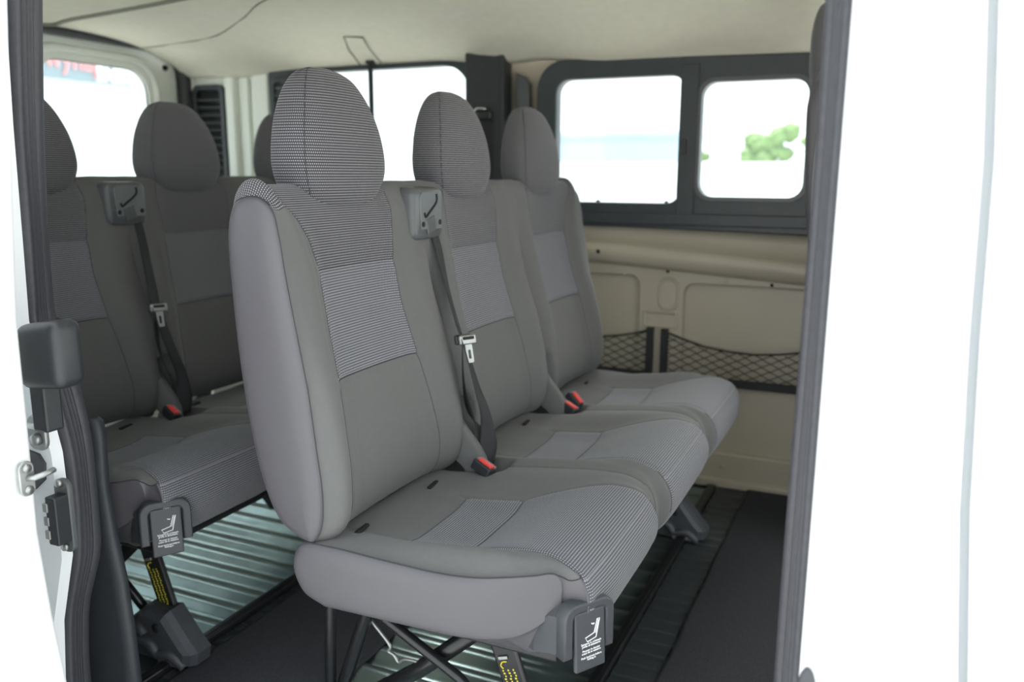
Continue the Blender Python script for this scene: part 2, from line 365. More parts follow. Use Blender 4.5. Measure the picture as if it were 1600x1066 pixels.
tag(box2('roof', (XR-.05, -.26, 1.56), (2.1, YW+.08, 1.59), 'paint', bev=.01), kind='structure')
def roofz(x, y):
    r = min(P, key=lambda row: abs(row[0][0]-x)); q = min(r, key=lambda p: abs(p[1]-y)); return q[2]
def seam(n, pts, r, m='linerseam'):
    pp = crom([(a, b, 0) for a, b in pts], 24)
    return tag(tube('trim_%d' % n, [(q.x, q.y, roofz(q.x, q.y)-.000) for q in pp], r, m), kind='structure')
seam(12, [(-1.68, .60), (-1.69, .935), (-1.49, .908), (-.967, .831), (-.4, .76), (.2, .70)], .009)
seam(13, [(-1.695, 1.346), (-1.44, 1.319), (-1.242, 1.271), (-.988, 1.118), (-.706, .935), (-.2, .84)], .0028)
# belt reel cover on the ceiling with a black strap hanging from it
t = empty('ceiling_belt_reel', (-.66, 1.36, 1.40)); tag(t, 'beige outlined belt cover on the ceiling with a black strap hanging down', 'belt reel cover')
def cl(x, y): return (x+.66, y-1.36, roofz(x, y)-1.402)
lp = [(-.90, 1.19), (-.82, 1.19), (-.785, 1.23), (-.755, 1.30), (-.70, 1.40), (-.64, 1.47)]
pts_a = [cl(-.799, 1.396), cl(-.82, 1.44), cl(-.839, 1.48), cl(-.846, 1.52), cl(-.847, 1.549), cl(-.842, 1.57)]
pts_b = [cl(-.730, 1.409), cl(-.745, 1.45), cl(-.757, 1.498), cl(-.757, 1.53), cl(-.755, 1.555), cl(-.752, 1.57)]
bm = bmesh.new(); tube_bm(bm, crom(pts_a, 16)+crom(pts_b, 16)[::-1], .0026, 6, True); from_bm('cover_edge', bm, 'linerseam', t, True)
box('belt_outlet', cl(-.797, 1.553), (.035, .02, .014), 'black', t, None, .004)
v = cl(-.797, 1.548); box('belt_strap', (v[0]+.002, v[1], v[2]-.24), (.020, .004, .48), 'belt', t, None, .001)

# near side of the body: skin, seal, jamb
skin = plate('wall_right', [(XR-.08, -.5), (2.1, -.5), (2.1, 1.56), (XR-.08, 1.56)],
    [[(.925, 1.34), (.88, 1.38), (-.16, 1.38), (-.205, 1.33), (-.222, 1.09), (-.23, .9), (-.235, .80), (-.212, .69), (-.19, .595), (-.187, .49), (-.192, .42), (-.23, .296), (-.245, .165), (-.24, .02), (-.20, -.04), (.88, -.04), (.925, 0)],
     [(1.13, -.45), (1.137, -.45), (1.070, .553), (1.055, .723), (1.047, .882), (1.042, 1.04), (1.032, 1.17), (1.018, 1.40), (1.008, 1.40), (1.022, 1.17), (1.032, 1.04), (1.037, .882), (1.045, .723), (1.060, .553)],
     rrect(1.20, .86, 2.0, 1.38, .06), rrect(-1.30, .90, -.50, 1.34, .06)],
    'paint', (0, -.262, 0), X_, Z_, .02)
tag(skin, kind='structure')
tag(box2('trim_14', (1.005, -.246, -.5), (1.15, -.240, 1.5), 'facade', bev=0), kind='structure')
tag(box2('window_3', (1.15, -.266, .82), (2.03, -.262, 1.42), 'glass', bev=0), kind='structure')
tag(box2('window_4', (-1.34, -.266, .87), (-.46, -.262, 1.37), 'glass', bev=0), kind='structure')
tag(box2('sill', (-.2, -.25, -.06), (.92, -.14, -.02), 'paint', bev=.008), kind='structure')
# front door outer skin right of the gap sits a hair proud
tag(box2('trim_15', (.918, -.262, -.04), (.935, -.19, 1.38), 'paint', bev=.004), kind='structure')
tag(plate('wall_right_inner', [(XR, -.02), (2.0, -.02), (2.0, 1.46), (XR, 1.46)],
    [[(.925, 1.34), (-.28, 1.34), (-.305, 1.09), (-.325, .89), (-.33, .78), (-.292, .69), (-.27, .6), (-.27, .47), (-.275, .38), (-.315, .29), (-.33, .16), (-.33, .01), (.925, .01)],
     rrect(-1.35, .88, -.50, 1.36, .06), rrect(1.15, .84, 1.95, 1.38, .06)], 'beige', (0, -.158, 0), X_, Z_, .012), kind='structure')
# seal: closed loop of ribbed rubber
st = [((-.216, -.24, 1.268), (-.246, -.17, 1.283)), ((-.238, -.24, 1.09), (-.272, -.17, 1.09)), ((-.244, -.24, .95), (-.288, -.17, .95)), ((-.250, -.24, .85), (-.293, -.17, .85)), ((-.253, -.24, .79), (-.290, -.17, .775)),
      ((-.238, -.24, .725), (-.265, -.17, .715)), ((-.222, -.24, .675), (-.246, -.17, .67)), ((-.203, -.24, .595), (-.234, -.17, .60)), ((-.199, -.24, .53), (-.233, -.17, .53)), ((-.201, -.24, .47), (-.233, -.17, .46)), ((-.208, -.24, .41), (-.237, -.17, .39)),
      ((-.228, -.24, .35), (-.258, -.17, .335)), ((-.246, -.24, .29), (-.280, -.17, .28)), ((-.258, -.24, .20), (-.294, -.17, .20)), ((-.262, -.24, .12), (-.299, -.17, .12)), ((-.258, -.24, .03), (-.295, -.17, .03)), ((-.22, -.24, -.03), (-.24, -.17, .0)),
      ((.0, -.24, -.045), (.0, -.17, -.012)), ((.86, -.23, -.045), (.84, -.17, -.012)), ((.915, -.222, .0), (.885, -.17, .03)), ((.921, -.22, .3), (.891, -.17, .3)), ((.921, -.22, .6), (.892, -.17, .6)), ((.920, -.22, .92), (.895, -.17, .92)), ((.920, -.22, 1.19), (.894, -.17, 1.19)), ((.915, -.22, 1.31), (.888, -.17, 1.30)),
      ((.86, -.23, 1.37), (.84, -.17, 1.35)), ((.3, -.24, 1.385), (.3, -.17, 1.36)), ((-.15, -.24, 1.37), (-.17, -.17, 1.35)), ((-.20, -.24, 1.33), (-.232, -.17, 1.32))]
prof = [(0, -.012), (0, .008), (.07, .013), (.15, .008), (.22, .004), (.27, .010), (.30, .010), (.34, .003), (.40, .010), (.43, .010), (.47, .002), (.52, .009), (.58, .009), (.62, .002), (.66, .006), (.72, .010), (.85, .011), (.95, .006), (1.0, -.004), (1.0, -.035)]
n = len(st); fine = []
for i in range(n):
    A = [Vector(st[(i+k) % n][0]) for k in (-1, 0, 1, 2)]; B = [Vector(st[(i+k) % n][1]) for k in (-1, 0, 1, 2)]
    for s_ in range(6):
        t_ = s_/6
        f = lambda a, b, c, d: .5*((2*b)+(c-a)*t_+(2*a-5*b+4*c-d)*t_*t_+(3*b-a-3*c+d)*t_**3)
        fine.append((f(*A), f(*B)))
P = []
for i, (a, b) in enumerate(fine+[fine[0]]):
    d = b-a; nx, pv = fine[(i+1) % len(fine)], fine[(i-1) % len(fine)]
    T = ((nx[0]+nx[1])-(pv[0]+pv[1])).normalized(); N = T.cross(d).normalized()
    C = Vector((.33, 0, .65))
    if N.dot(C-a) < 0: N = -N
    P.append([a+d*u+N*h for u, h in prof])
tag(grid('trim_16', P, ('rubber',)), kind='structure')
for z, x in ((1.105, .909), (.955, .906), (.35, .906)):
    bm = bmesh.new(); bmesh.ops.create_uvsphere(bm, u_segments=12, v_segments=8, radius=.0025, matrix=Matrix.Translation((x, -.207, z)))
    tag(from_bm('seal_pin', bm, 'white', None, True), {1.105: 'upper tiny white pin in the right door seal', .955: 'lower tiny white pin in the right door seal', .35: 'tiny white pin low on the right door seal'}[z], 'pin')
# dark side trim panel inside the left edge of the opening
tag(grid('trim_17', [[(x-.20, -.135, z), (x-.02, -.128, z), (x-.003, -.121, z), (x, -.108, z), (x-.01, -.100, z)] for x, z in ((-.285, .600), (-.272, .594), (-.268, .57), (-.272, .48), (-.262, .38), (-.248, .30), (-.240, .2), (-.236, .1), (-.234, .0))], ('trim',)), kind='structure')

# sliding door, pushed back, seen edge-on at the left
dt = empty('sliding_door', (-.02, -.42, -.4)); tag(dt, 'white sliding door pushed back at the left of the opening', 'door')
ez = [(1.9, .07), (1.625, .011), (1.40, -.018), (1.236, -.038), (1.133, -.040), (1.043, -.042), (.941, -.045), (.82, -.034), (.718, -.019), (.6, -.010), (.3, .0), (0, 0)]
pl = [(x, z) for z, x in ez]+[(-1.2, 0), (-1.2, 1.9)]
plate('door_panel', pl, [rrect(-1.05, 1.27, -.20, 1.78, .06)], 'paint', (0, -.010, 0), X_, Z_, .08, dt, .008)
box2('door_window', (-1.07, -.02, 1.25), (-.18, -.015, 1.80), 'glass', dt, 0)
s = empty('striker_hook'); s.parent = dt; s.location = (-.034, .012, 1.025)
plate('hook_plate', rrect(-.011, -.024, .011, .024, .010), [], 'steel', (0, 0, 0), Y_, Z_, .005, s, .0015)
tube('hook_bar', [(0, 0, 0), (.012, .004, .002), (.016, .020, .004), (.012, .032, .004)], .004, 'steel', s, 8)
for z in (-.015, .015):
    bm = bmesh.new(); bmesh.ops.create_cone(bm, cap_ends=True, segments=14, radius1=.005, radius2=.006, depth=.005, matrix=Matrix.Translation((.003, 0, z)) @ Matrix.Rotation(math.pi/2, 4, 'Y')); from_bm('screw', bm, 'steel', s, True)
# black rubber stopper and jamb hardware
t = empty('door_stopper', (-.112, -.312, .770)); tag(t, 'black rubber door stopper beside the left door seal', 'stopper')
bm = bmesh.new(); bx(bm, (0, 0, 0), (.088, .050, .098), None, .016, 4)
for v in bm.verts:
    if v.co.x < 0: v.co.z *= .97
    v.co.z += .004*math.sin(v.co.x*40)
from_bm('stopper_pad', bm, 'black', t, True); box('stopper_stem', (-.02, 0, -.08), (.03, .03, .07), 'black', t, None, .004)
t = empty('door_catch', (-.185, -.285, .652)); tag(t, 'steel catch loop on the white jamb below the rubber stopper', 'catch')
tube('catch_loop', [(-.03, 0, -.008), (.0, -.008, -.004), (.026, -.008, .002), (.030, -.004, .010), (.02, 0, .012), (-.025, .008, .006)], .0055, 'steel', t, 10, 24)
plate('catch_plate', rrect(-.035, -.050, .005, .006, .015), [], 'steel', (-.01, .01, 0), X_, Z_, .008, t, .002)
bm = bmesh.new(); bmesh.ops.create_cone(bm, cap_ends=True, segments=14, radius1=.010, radius2=.008, depth=.008, matrix=Matrix.Translation((-.02, .0, -.03)) @ Matrix.Rotation(math.pi/2, 4, 'X')); from_bm('screw', bm, 'steel', t, True)
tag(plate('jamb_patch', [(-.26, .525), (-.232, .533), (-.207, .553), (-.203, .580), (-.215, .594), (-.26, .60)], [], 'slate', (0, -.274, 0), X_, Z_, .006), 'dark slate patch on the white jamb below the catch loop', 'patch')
t = empty('contact_block', (-.166, -.283, .502)); tag(t, 'black door contact block with three metal contacts on the jamb', 'contact block')
plate('block_base', rrect(-.016, -.060, .016, .060, .014), [], 'cover', (0, .008, 0), X_, Z_, .010, t, .002)
box('block_body', (.004, -.008, 0), (.022, .026, .078), 'black', t, None, .003)
for z in (.022, 0, -.022): box('contact', (-.0045, -.0215, z), (.010, .004, .014), 'steel', t, None, .001)
for z in (.055, -.050):
    bm = bmesh.new(); bmesh.ops.create_cone(bm, cap_ends=True, segments=14, radius1=.007, radius2=.006, depth=.006, matrix=Matrix.Translation((0, 0, z)) @ Matrix.Rotation(math.pi/2, 4, 'X')); from_bm('screw', bm, 'steel', t, True)
t = empty('door_bumper', (.934, -.275, .50)); tag(t, 'two dark oval rubber bumpers on the right jamb beside the seal', 'bumper')
for z, h in ((.0, .034), (-.105, .026)):
    bm = bmesh.new(); bmesh.ops.create_uvsphere(bm, u_segments=16, v_segments=10, radius=1, matrix=Matrix.Translation((-.007, 0, z)) @ Matrix.Diagonal((.010, .006, h, 1))); from_bm('rubber_pad', bm, 'slate', t, True)

# ================================================================ SEATS
def blend(a, b, t): return [(p[0]+(q[0]-p[0])*t, p[1]+(q[1]-p[1])*t) for p, q in zip(a, b)]
NB = 92
# backrest section profiles (x,z): rear bottom -> over the top -> front bottom
rear = [(.135, .445), (.095, .470), (.066, .53), (.044, .63), (.030, .75), (.024, .87), (.024, .94)]
Bc = rear+[(.034, .990), (.058, 1.008), (.080, .998), (.091, .965), (.096, .92), (.101, .873), (.121, .79), (.146, .71), (.153, .687), (.172, .60), (.184, .53), (.182, .475), (.162, .442), (.148, .441)]
Bb = rear+[(.034, .996), (.060, 1.018), (.092, 1.008), (.114, .970), (.122, .92), (.131, .873), (.150, .79), (.176, .71), (.184, .687), (.204, .60), (.212, .53), (.206, .475), (.180, .442), (.150, .440)]
Bs = rear+[(.036, .985), (.056, .998), (.088, .998), (.112, .978), (.122, .93), (.130, .873), (.145, .79), (.160, .71), (.164, .687), (.174, .60), (.182, .53), (.179, .475), (.163, .443), (.146, .442)]
def rs(pr, n=NB): return [(v.x, v.y) for v in crom([(a, b, 0) for a, b in pr], n)]
RBc, RBb, RBs = rs(Bc), rs(Bb), rs(Bs)
KT = int((NB-1)*8/20)            # index of the top of the loop
K1 = round((NB-1)*12/20); K2 = round((NB-1)*15/20)   # horizontal seams
YC_TAB = [(.44, .124), (.60, .120), (.69, .118), (.79, .125), (.873, .134), (1.02, .137)]
HW_TAB = [(.44, .150), (.52, .149), (.60, .140), (.687, .127), (.79, .117), (.873, .116), (.92, .122), (.96, .126), (1.02, .112)]
HW_OUT = [(.44, .150), (.52, .149), (.60, .140), (.687, .127), (.79, .117), (.873, .117), (.92, .133), (.955, .158), (.98, .190), (1.02, .205)]
def across(G, a0):
    U = [[0]*len(G[0]) for _ in G]
    for b in range(len(G[0])):
        for a in range(a0+1, len(G)): U[a][b] = U[a-1][b]+math.dist(G[a][b], G[a-1][b])
        for a in range(a0-1, -1, -1): U[a][b] = U[a+1][b]-math.dist(G[a][b], G[a+1][b])
    return U
def backrest(i, parent):
    yo = (0, .456, .904)[i]; yl = (-.088, .363, .817)[i]; yr = (.363, .817, 1.262)[i]
    oL = i == 0; oR = i == 2
    svals = [('L', b) for b in ([0, .04, .10, .2, .32, .45, .58, .7, .82, .92, 1])] + [('P', s) for s in (-.985, -.95, -.88, -.7, -.5, -.25, 0, .25, .5, .7, .88, .95, .985)] + [('R', b) for b in ([0, .08, .18, .3, .42, .55, .68, .8, .9, .96, 1])]
    G = []
    for kind, s in svals:
        row = []
        for k in range(NB):
            z = RBc[k][1]; front = k >= KT
            yc = lerp_tab(YC_TAB, z)+yo
            hl = lerp_tab(HW_OUT if oL else HW_TAB, z) if front else (.205 if oL else .112)
            hr = lerp_tab(HW_OUT if oR else HW_TAB, z) if front else (.205 if oR else .112)
            pL = max(yc-hl, yl+.012); pR = min(yc+hr, yr-.012)
            c, b_, sd_ = RBc[k], RBb[k], RBs[k]
            if kind == 'P':
                y = pL+(pR-pL)*(s+1)/2; edge = max(0, (abs(s)-.80)/.2)
                w = edge**2*.35; x = c[0]+(b_[0]-c[0])*w; zz = c[1]+(b_[1]-c[1])*w*.3
                if front:
                    x += .006*(s*s)-.002
                    if abs(s) > .96: x -= .0035
                out = 0
            else:
                b = 1-s if kind == 'L' else s           # 0 at panel, 1 at outer edge
                y = pL+(yl-pL)*b if kind == 'L' else pR+(yr-pR)*b
                outer_ = (kind == 'L' and oL) or (kind == 'R' and oR)
                if outer_:
                    w = .35+.65*sm(b/.45); x = c[0]+(b_[0]-c[0])*w; zz = c[1]+(b_[1]-c[1])*w
                    w2 = sm((b-.62)/.38)**1.3; x += (sd_[0]-x)*w2; zz += (sd_[1]-zz)*w2
                    # round the shoulder
                    zz -= .010*sm((b-.3)/.7)*sm((zz-.9)/.09)
                    ins = max(0, b-.8)/.2
                    if ins: y += (-1 if kind == 'R' else 1)*.000
                else:
                    w = .35+.45*sm(b/.5)-.10*sm((b-.55)/.45); x = c[0]+(b_[0]-c[0])*w; zz = c[1]+(b_[1]-c[1])*w*.5
                    if front and zz < .572:            # notch for the buckle between the seats
                        if b > .70: x -= .075*sm((b-.70)/.06)*sm((.572-zz)/.012)
                    if front: x += (.010*math.sin(math.pi*min(1, b/.9))-.008*sm((b-.8)/.2))*(1-sm((zz-.80)/.12))
            if front and kind == 'P':
                for kk in (K1, K2):
                    if k == kk: x -= .0035
            row.append((x, y, zz))
        G.append(row)
    nP0, nP1 = 11, 11+13
    # side caps: dome of leatherette
    def cap(row, sgn):
        cx = sum(p[0] for p in row)/NB; rings = []
        for f, dy in ((.975, .0035), (.92, .007), (.78, .010), (.5, .012), (.2, .0125)):
            rr = []
            for (x, y, z) in row:
                mz = .46+.52*((z-.44)/.57); mx = .5*(lerp_tab([(.44, .15), (.55, .12), (.7, .097), (.85, .08), (1, .075)], z)+cx*0)*2
                tx = mx+(x-mx)*f; tz = .72+(z-.72)*(1-(1-f)*.25)
                rr.append((tx, y+sgn*dy, tz))
            rings.append(rr)
        return rings
    nl = nr = 0
    if oL: c = cap(G[0], -1); G = c[::-1]+G; nl = len(c)
    if oR: c = cap(G[-1], 1); G = G+c; nr = len(c)
    nG = len(G)
    def fm(a, j):
        if a < nl or a >= nG-1-nr: return 2
        if j < KT-14: return 3
        a -= nl
        if nP0 <= a < nP1-1 and j < K2: return 4 if j < K1 else 0
        if oL and a < nP0 and KT-14 <= j < KT+9 and a >= 0: return 4
        if oR and a >= nP1-1 and KT-14 <= j < KT+9: return 4
        if nP0 <= a < nP1-1 and j < K2: return 0
        if (a == nP0-1 or a == nP1-1) and K1 <= j < K2: return 1
        return 1
    U = across(G, nl+nP0+6)
    arc = [0]
    for k in range(1, NB): arc.append(arc[-1]+math.dist(RBb[k], RBb[k-1]))
    o = grid('backrest', G, ('dots', 'plain', 'leather', 'backshell', 'dark_dots'), parent, fm, True, lambda a, b: (U[a][b % NB], arc[b] if b < NB else arc[-1]+.01), True, ((0, 2 if oL else 1), (nG-1, 2 if oR else 1)))
    # stitched seams as sub-parts
    def seamline(nm, pts, r=.0008, m='seam'): return tube(nm, pts, r, m, o, 6)
    a0, a1 = nl+nP0, nl+nP1-1
    for kk in (K1, K2): seamline('panel_seam', [(x+.0007, y, z) for x, y, z in (G[a][kk] for a in range(a0, a1+1))], .0008)
    for a in (a0, a1): seamline('panel_seam', [G[a][k] for k in range(KT+6, NB-1)], .0008)
    if oL:
        seamline('side_seam', [(x, y-.0005, z) for x, y, z in G[nl][KT-3:]])
        seamline('side_seam', [(x+.0005, y, z) for x, y, z in G[nl+1][KT-3:KT+9]], .0009)
    return o
NS = 100
Cc = [(.17, .31), (.125, .335), (.115, .385), (.14, .424), (.20, .427), (.284, .423), (.34, .423), (.39, .427), (.45, .450), (.51, .470), (.555, .475), (.600, .462), (.628, .425), (.627, .38), (.600, .34), (.56, .315), (.50, .303), (.33, .300)]
Cr = [(.17, .31), (.125, .335), (.115, .39), (.14, .432), (.20, .437), (.284, .446), (.34, .454), (.39, .460), (.45, .467), (.51, .471), (.555, .468), (.588, .450), (.604, .415), (.603, .375), (.585, .34), (.55, .315), (.50, .303), (.33, .300)]
Cs = [(.18, .335), (.140, .352), (.122, .395), (.14, .436), (.20, .442), (.284, .440), (.34, .439), (.39, .439), (.45, .443), (.498, .450), (.537, .456), (.568, .460), (.582, .435), (.576, .40), (.556, .372), (.52, .352), (.45, .342), (.33, .338)]
RCc, RCr, RCs = rs(Cc, NS), rs(Cr, NS), rs(Cs, NS)
Q1 = round((NS-1)*5/17); Q2 = round((NS-1)*7/17); QF = round((NS-1)*11/17); QB = round((NS-1)*14.5/17)
CHL = [(.12, .125), (.284, .128), (.39, .128), (.45, .140), (.51, .155), (.56, .166), (.60, .174), (.63, .178)]
CH = [(.12, .085), (.20, .085), (.284, .088), (.39, .106), (.45, .128), (.51, .146), (.56, .162), (.60, .174), (.63, .178)]
def nose_in(x): return .034*max(0, (x-.40)/.175)**2.2
def cushion(i, parent):
    yo = (0, .456, .904)[i]; yl = (-.092, .363, .817)[i]; yr = (.363, .817, 1.266)[i]
    oL = i == 0; oR = i == 2
    sv = [('L', b) for b in (0, .05, .11, .18, .27, .38, .5, .62, .74, .86, .94, 1)] + [('P', s) for s in (-.98, -.94, -.86, -.68, -.45, -.22, 0, .22, .45, .68, .86, .94, .98)] + [('R', b) for b in (0, .06, .14, .26, .38, .5, .62, .73, .82, .89, .95, 1)]
    nL = 12; nPn = 13; G = []
    for kind, s in sv:
        row = []
        for k in range(NS):
            c, r_, sd_ = RCc[k], RCr[k], RCs[k]; xk = c[0]
            hw = lerp_tab(CH, xk) if Q1 <= k <= QB+6 else (.088 if k < Q1 else .15)
            hL = lerp_tab(CHL, xk) if Q1 <= k <= QB+6 else (.125 if k < Q1 else .15)
            yc = .127+yo; pL = yc-hL; pR = yc+hw
            if kind == 'P':
                y = pL+(pR-pL)*(s+1)/2
                w = sm((abs(s)-.55)/.45)*.30
                if 3 < k < QB: w *= (1 if k < QF-8 else .4)
                x = c[0]+(r_[0]-c[0])*w; z = c[1]+(r_[1]-c[1])*w
                if abs(s) > .96 and Q1 <= k < QB: z -= .003*(k < QF); x -= .003*(k >= QF-4)
                if k == Q2 or k == Q1: z -= .0035
            else:
                b = 1-s if kind == 'L' else s
                y = pL+(yl-pL)*b if kind == 'L' else pR+(yr-pR)*b
                outer_ = (kind == 'L' and oL) or (kind == 'R' and oR)
                if outer_:
                    w = .3+.7*sm(b/.55); x = c[0]+(r_[0]-c[0])*w; z = c[1]+(r_[1]-c[1])*w
                    tk = sm((k-QF+3)/14); wA = sm((b-.25)/.75)**1.2 if k > QF-12 else sm((b-.5)/.5); w2 = wA+(sm(b/.7)-wA)*tk
                    x += (sd_[0]-x)*w2; z += (sd_[1]-z)*w2
                    if k > 8 and k < QF: z += .006*math.sin(math.pi*min(1, b/.9))*(1 if k < Q2+10 else .3)
                else:
                    w = .3+.7*sm(b/.55); x = c[0]+(r_[0]-c[0])*w; z = c[1]+(r_[1]-c[1])*w
                    if k < QF and b > .0: z -= .004*sm((b-.6)/.4)
                    if b > .97: z -= .002*(k < QF); x -= .004*(k >= QF)
                    if r_[0] < .300 and 9 < k < Q2 and b > .62: z -= .055*sm((b-.62)/.10)*sm((.300-r_[0])/.015)
            if k > QF-3:
                ed = (y-yl) if oL else ((yr-y) if oR else 9)
                x -= .030*sm((.15-ed)/.15)*max(0, (.462-z)/.16)
            if oL and kind == 'L': y += nose_in(x)*(1-s)
            if oR and kind == 'R': y -= nose_in(x)*s
            row.append((x, y, z))
        G.append(row)
    def cap(row, sgn):
        ye = yl if sgn < 0 else yr
        rings = []
        for f, dy in ((.95, .003), (.82, .006), (.60, .008), (.30, .009), (0, .009)):
            rings.append([(x if x > .34 else .34+(x-.34)*(1-(1-f)*.10), y+sgn*dy*(1-sm((x-.40)/.16)), .395+(z-.395)*f) for (x, y, z) in row])
        return rings
    nl = nr = 0
    if oL: c = cap(G[0], -1); G = c[::-1]+G; nl = 5
    if oR: c = cap(G[-1], 1); G = G+c; nr = 5
    nG = len(G)
    def fm(a, j):
        if a < nl or a >= nG-1-nr: return 2
        a -= nl
        if nL <= a < nL+nPn-1 and Q1 <= j < QB: return 0
        if oL and 0 <= a < nL and j >= QF+1: return 2
        if oR and a >= nL+nPn-1 and j >= QF+1: return 2
        if j >= QB or j < 3: return 3
        return 1
    U = across(G, nl+nL+6)
    arc = [0]
    for k in range(1, NS): arc.append(arc[-1]+math.dist(RCc[k], RCc[k-1]))
    o = grid('seat_cushion', G, ('dots', 'plain', 'leather', 'backshell'), parent, fm, True, lambda a, b: (U[a][b % NS], arc[b] if b < NS else arc[-1]+.01), True, ([] if oL else [(0, 1)])+([] if oR else [(nG-1, 1)]))
    if oL:
        tube('side_seam', [(x, y-.0004, z+.0004) for x, y, z in G[nl][12:QF+1]]+[(x+.0006, y, z+.0004) for x, y, z in (G[a][QF+1] for a in range(nl, nl+nL+1))], .0009, 'seam', o, 6)
    a0, a1 = nl+nL, nl+nL+nPn-1
    for kk in (Q1, Q2): tube('panel_seam', [(x, y, z+.0002) for x, y, z in (G[a][kk] for a in range(a0, a1+1))], .0007, 'seam', o, 6)
    for a in (a0, a1): tube('panel_seam', [G[a][k] for k in range(Q1, QF+(3 if a == a0 and oL else 12))], .0007, 'seam', o, 6)
    tube('nose_seam', [Vector(G[a][QF+2])+Vector((.0003, 0, .0003)) for a in range(a0, a1+1)], .0008, 'piping', o, 6)
    # little anchor slots beside the backrest
    for yy in (yo-.005, yo+.236):
        box('anchor_slot', (.196, yy, .4375 if i == 0 and yy < 0 else .432), (.009, .040, .006), 'dark', o, Matrix.Rotation(.1, 3, 'Z'), .0026, 3)
    return o
HL = [(.968, .072, .028, .078), (.972, .086, .020, .090), (.982, .102, .014, .101), (1.0, .116, .010, .108), (1.025, .126, .006, .112), (1.05, .128, .004, .112), (1.08, .124, .004, .109), (1.11, .116, .004, .104), (1.14, .103, .006, .096), (1.165, .089, .010, .086), (1.185, .072, .016, .075), (1.197, .054, .024, .062), (1.203, .032, .034, .050)]
def headrest(i, parent):
    yo = (.140, .592, 1.040)[i]; n = 56; rings = []
    T = [crom([(z, w, 0) for z, w, a, b in HL], 40), crom([(z, a, 0) for z, w, a, b in HL], 40), crom([(z, b, 0) for z, w, a, b in HL], 40)]
    for q in range(40):
        z, w = T[0][q].x, T[0][q].y; xa, xb = T[1][q].y, T[2][q].y; cx = (xa+xb)/2; dx = (xb-xa)/2; r = []
        for k in range(n):
            a = 2*math.pi*k/n; ca, sa = math.cos(a), math.sin(a)
            px = dx*(1 if ca > 0 else -1)*abs(ca)**.5; py = w*(1 if sa > 0 else -1)*abs(sa)**.56
            # front face bows forward in the middle
            if ca > 0: px -= .010*(py/w)**2*1.0
            r.append((cx+px, yo+py, z))
        rings.append(r)
    per = [0]
    for k in range(n): per.append(per[-1]+math.dist(rings[18][k], rings[18][(k+1) % n]))
    o = grid('headrest', rings, ('dark_dots',), parent, None, True, lambda a, b: (per[b], rings[a][0][2]), True, ((0, 0), (39, 0)))
    for s in (-1, 1):
        k = 9 if s > 0 else n-9
        tube('headrest_seam', [Vector(rings[q][k])+Vector((.0004, s*.0004, 0)) for q in range(1, 39)], .0006, 'seam', o, 6)
        tube('headrest_post', [(.045, yo+s*.06, .97), (.045, yo+s*.06, 1.02)], .006, 'tube', o, 10)
        box('post_guide', (.045, yo+s*.062, 1.012), (.026, .030, .010), 'black', o, None, .004)
    return o
E1 = Vector((.532, .847, 0)); EN = Vector((.847, -.532, 0))
def release_handle(parent):
    h = empty('release_handle'); h.parent = parent; h.location = (.604, -.0385, .330); h['label'] = 'slate plastic fold release with printed seat symbol'
    R = Matrix((E1, -EN, Vector((0, 0, 1)))).transposed()   # local x=E1, y=-EN, z
    h.rotation_euler = R.to_euler()
    # arch frame in local x/z; faces -y (towards the door)
    o = [(-.046, .010), (-.046, .070)]+[(-.046+.022*(1-math.cos(a)), .070+.022*math.sin(a)) for a in [math.pi/2*k/5 for k in range(1, 6)]]
    o = o+[(-x, z) for x, z in o[::-1]]
    ip = [(-.030, .010), (-.030, .068)]+[(-.030+.010*(1-math.cos(a)), .068+.010*math.sin(a)) for a in [math.pi/2*k/4 for k in range(1, 5)]]
    ip = ip+[(-x, z) for x, z in ip[::-1]]
    arch = o+ip[::-1]
    plate('handle_arch', arch, [], 'slate', (0, -.004, 0), X_, Z_, .024, h, .003)
    # flared housing running back under the cushion
    sec = [(-.046, .012), (-.046, .072), (-.030, .088), (.030, .088), (.046, .072), (.046, .012)]
    G = [[(x, .004, z) for x, z in sec], [(x*1.02-.002, .02, z-.004) for x, z in sec], [(x*.9-.012, .05, z*.8-.012) for x, z in sec], [(x*.7-.02, .075, z*.5-.010) for x, z in sec]]
    grid('handle_housing', G, ('slate',), h, None, True, None, False, ((0, 0), (3, 0)))
    pz = Matrix.Rotation(-.06, 3, 'X')
    pd = box('lever_plate', (0, -.014, .0325), (.055, .008, .092), 'slate', h, pz, .003, 3)
    def pt(x, z): v = pz @ Vector((x, -.0046, z-.0325)); return v+Vector((0, -.014, .0325))
    # folding seat symbol
    ico = [(-.010, .038), (.006, .042), (.0125, .062), (.0165, .062), (.0095, .0345), (-.0065, .0315)]
    bm = bmesh.new(); tube_bm(bm, [pt(x, z) for x, z in ico], .0008, 6, True); tube_bm(bm, [pt(.0085, .041), pt(.0145, .060)], .0006, 6)
    tube_bm(bm, [pt(.0015, .0575), pt(.0045, .056), pt(.0065, .0565)], .001, 6)
    from_bm('seat_symbol', bm, 'white', h)
    for s, z in (('Spingere lo schienale\nprima di abbatterlo', .0275), ('Pousser le dossier\navant de le rabattre', .0170), ('Push backrest before\nfolding it', .0065)):
        text('printed_text', s, .0044, 'white', pt(.0005, z), (1, 0, 0), pz @ Vector((0, 0, 1)), h, .0002, 'CENTER', .85)
    return h
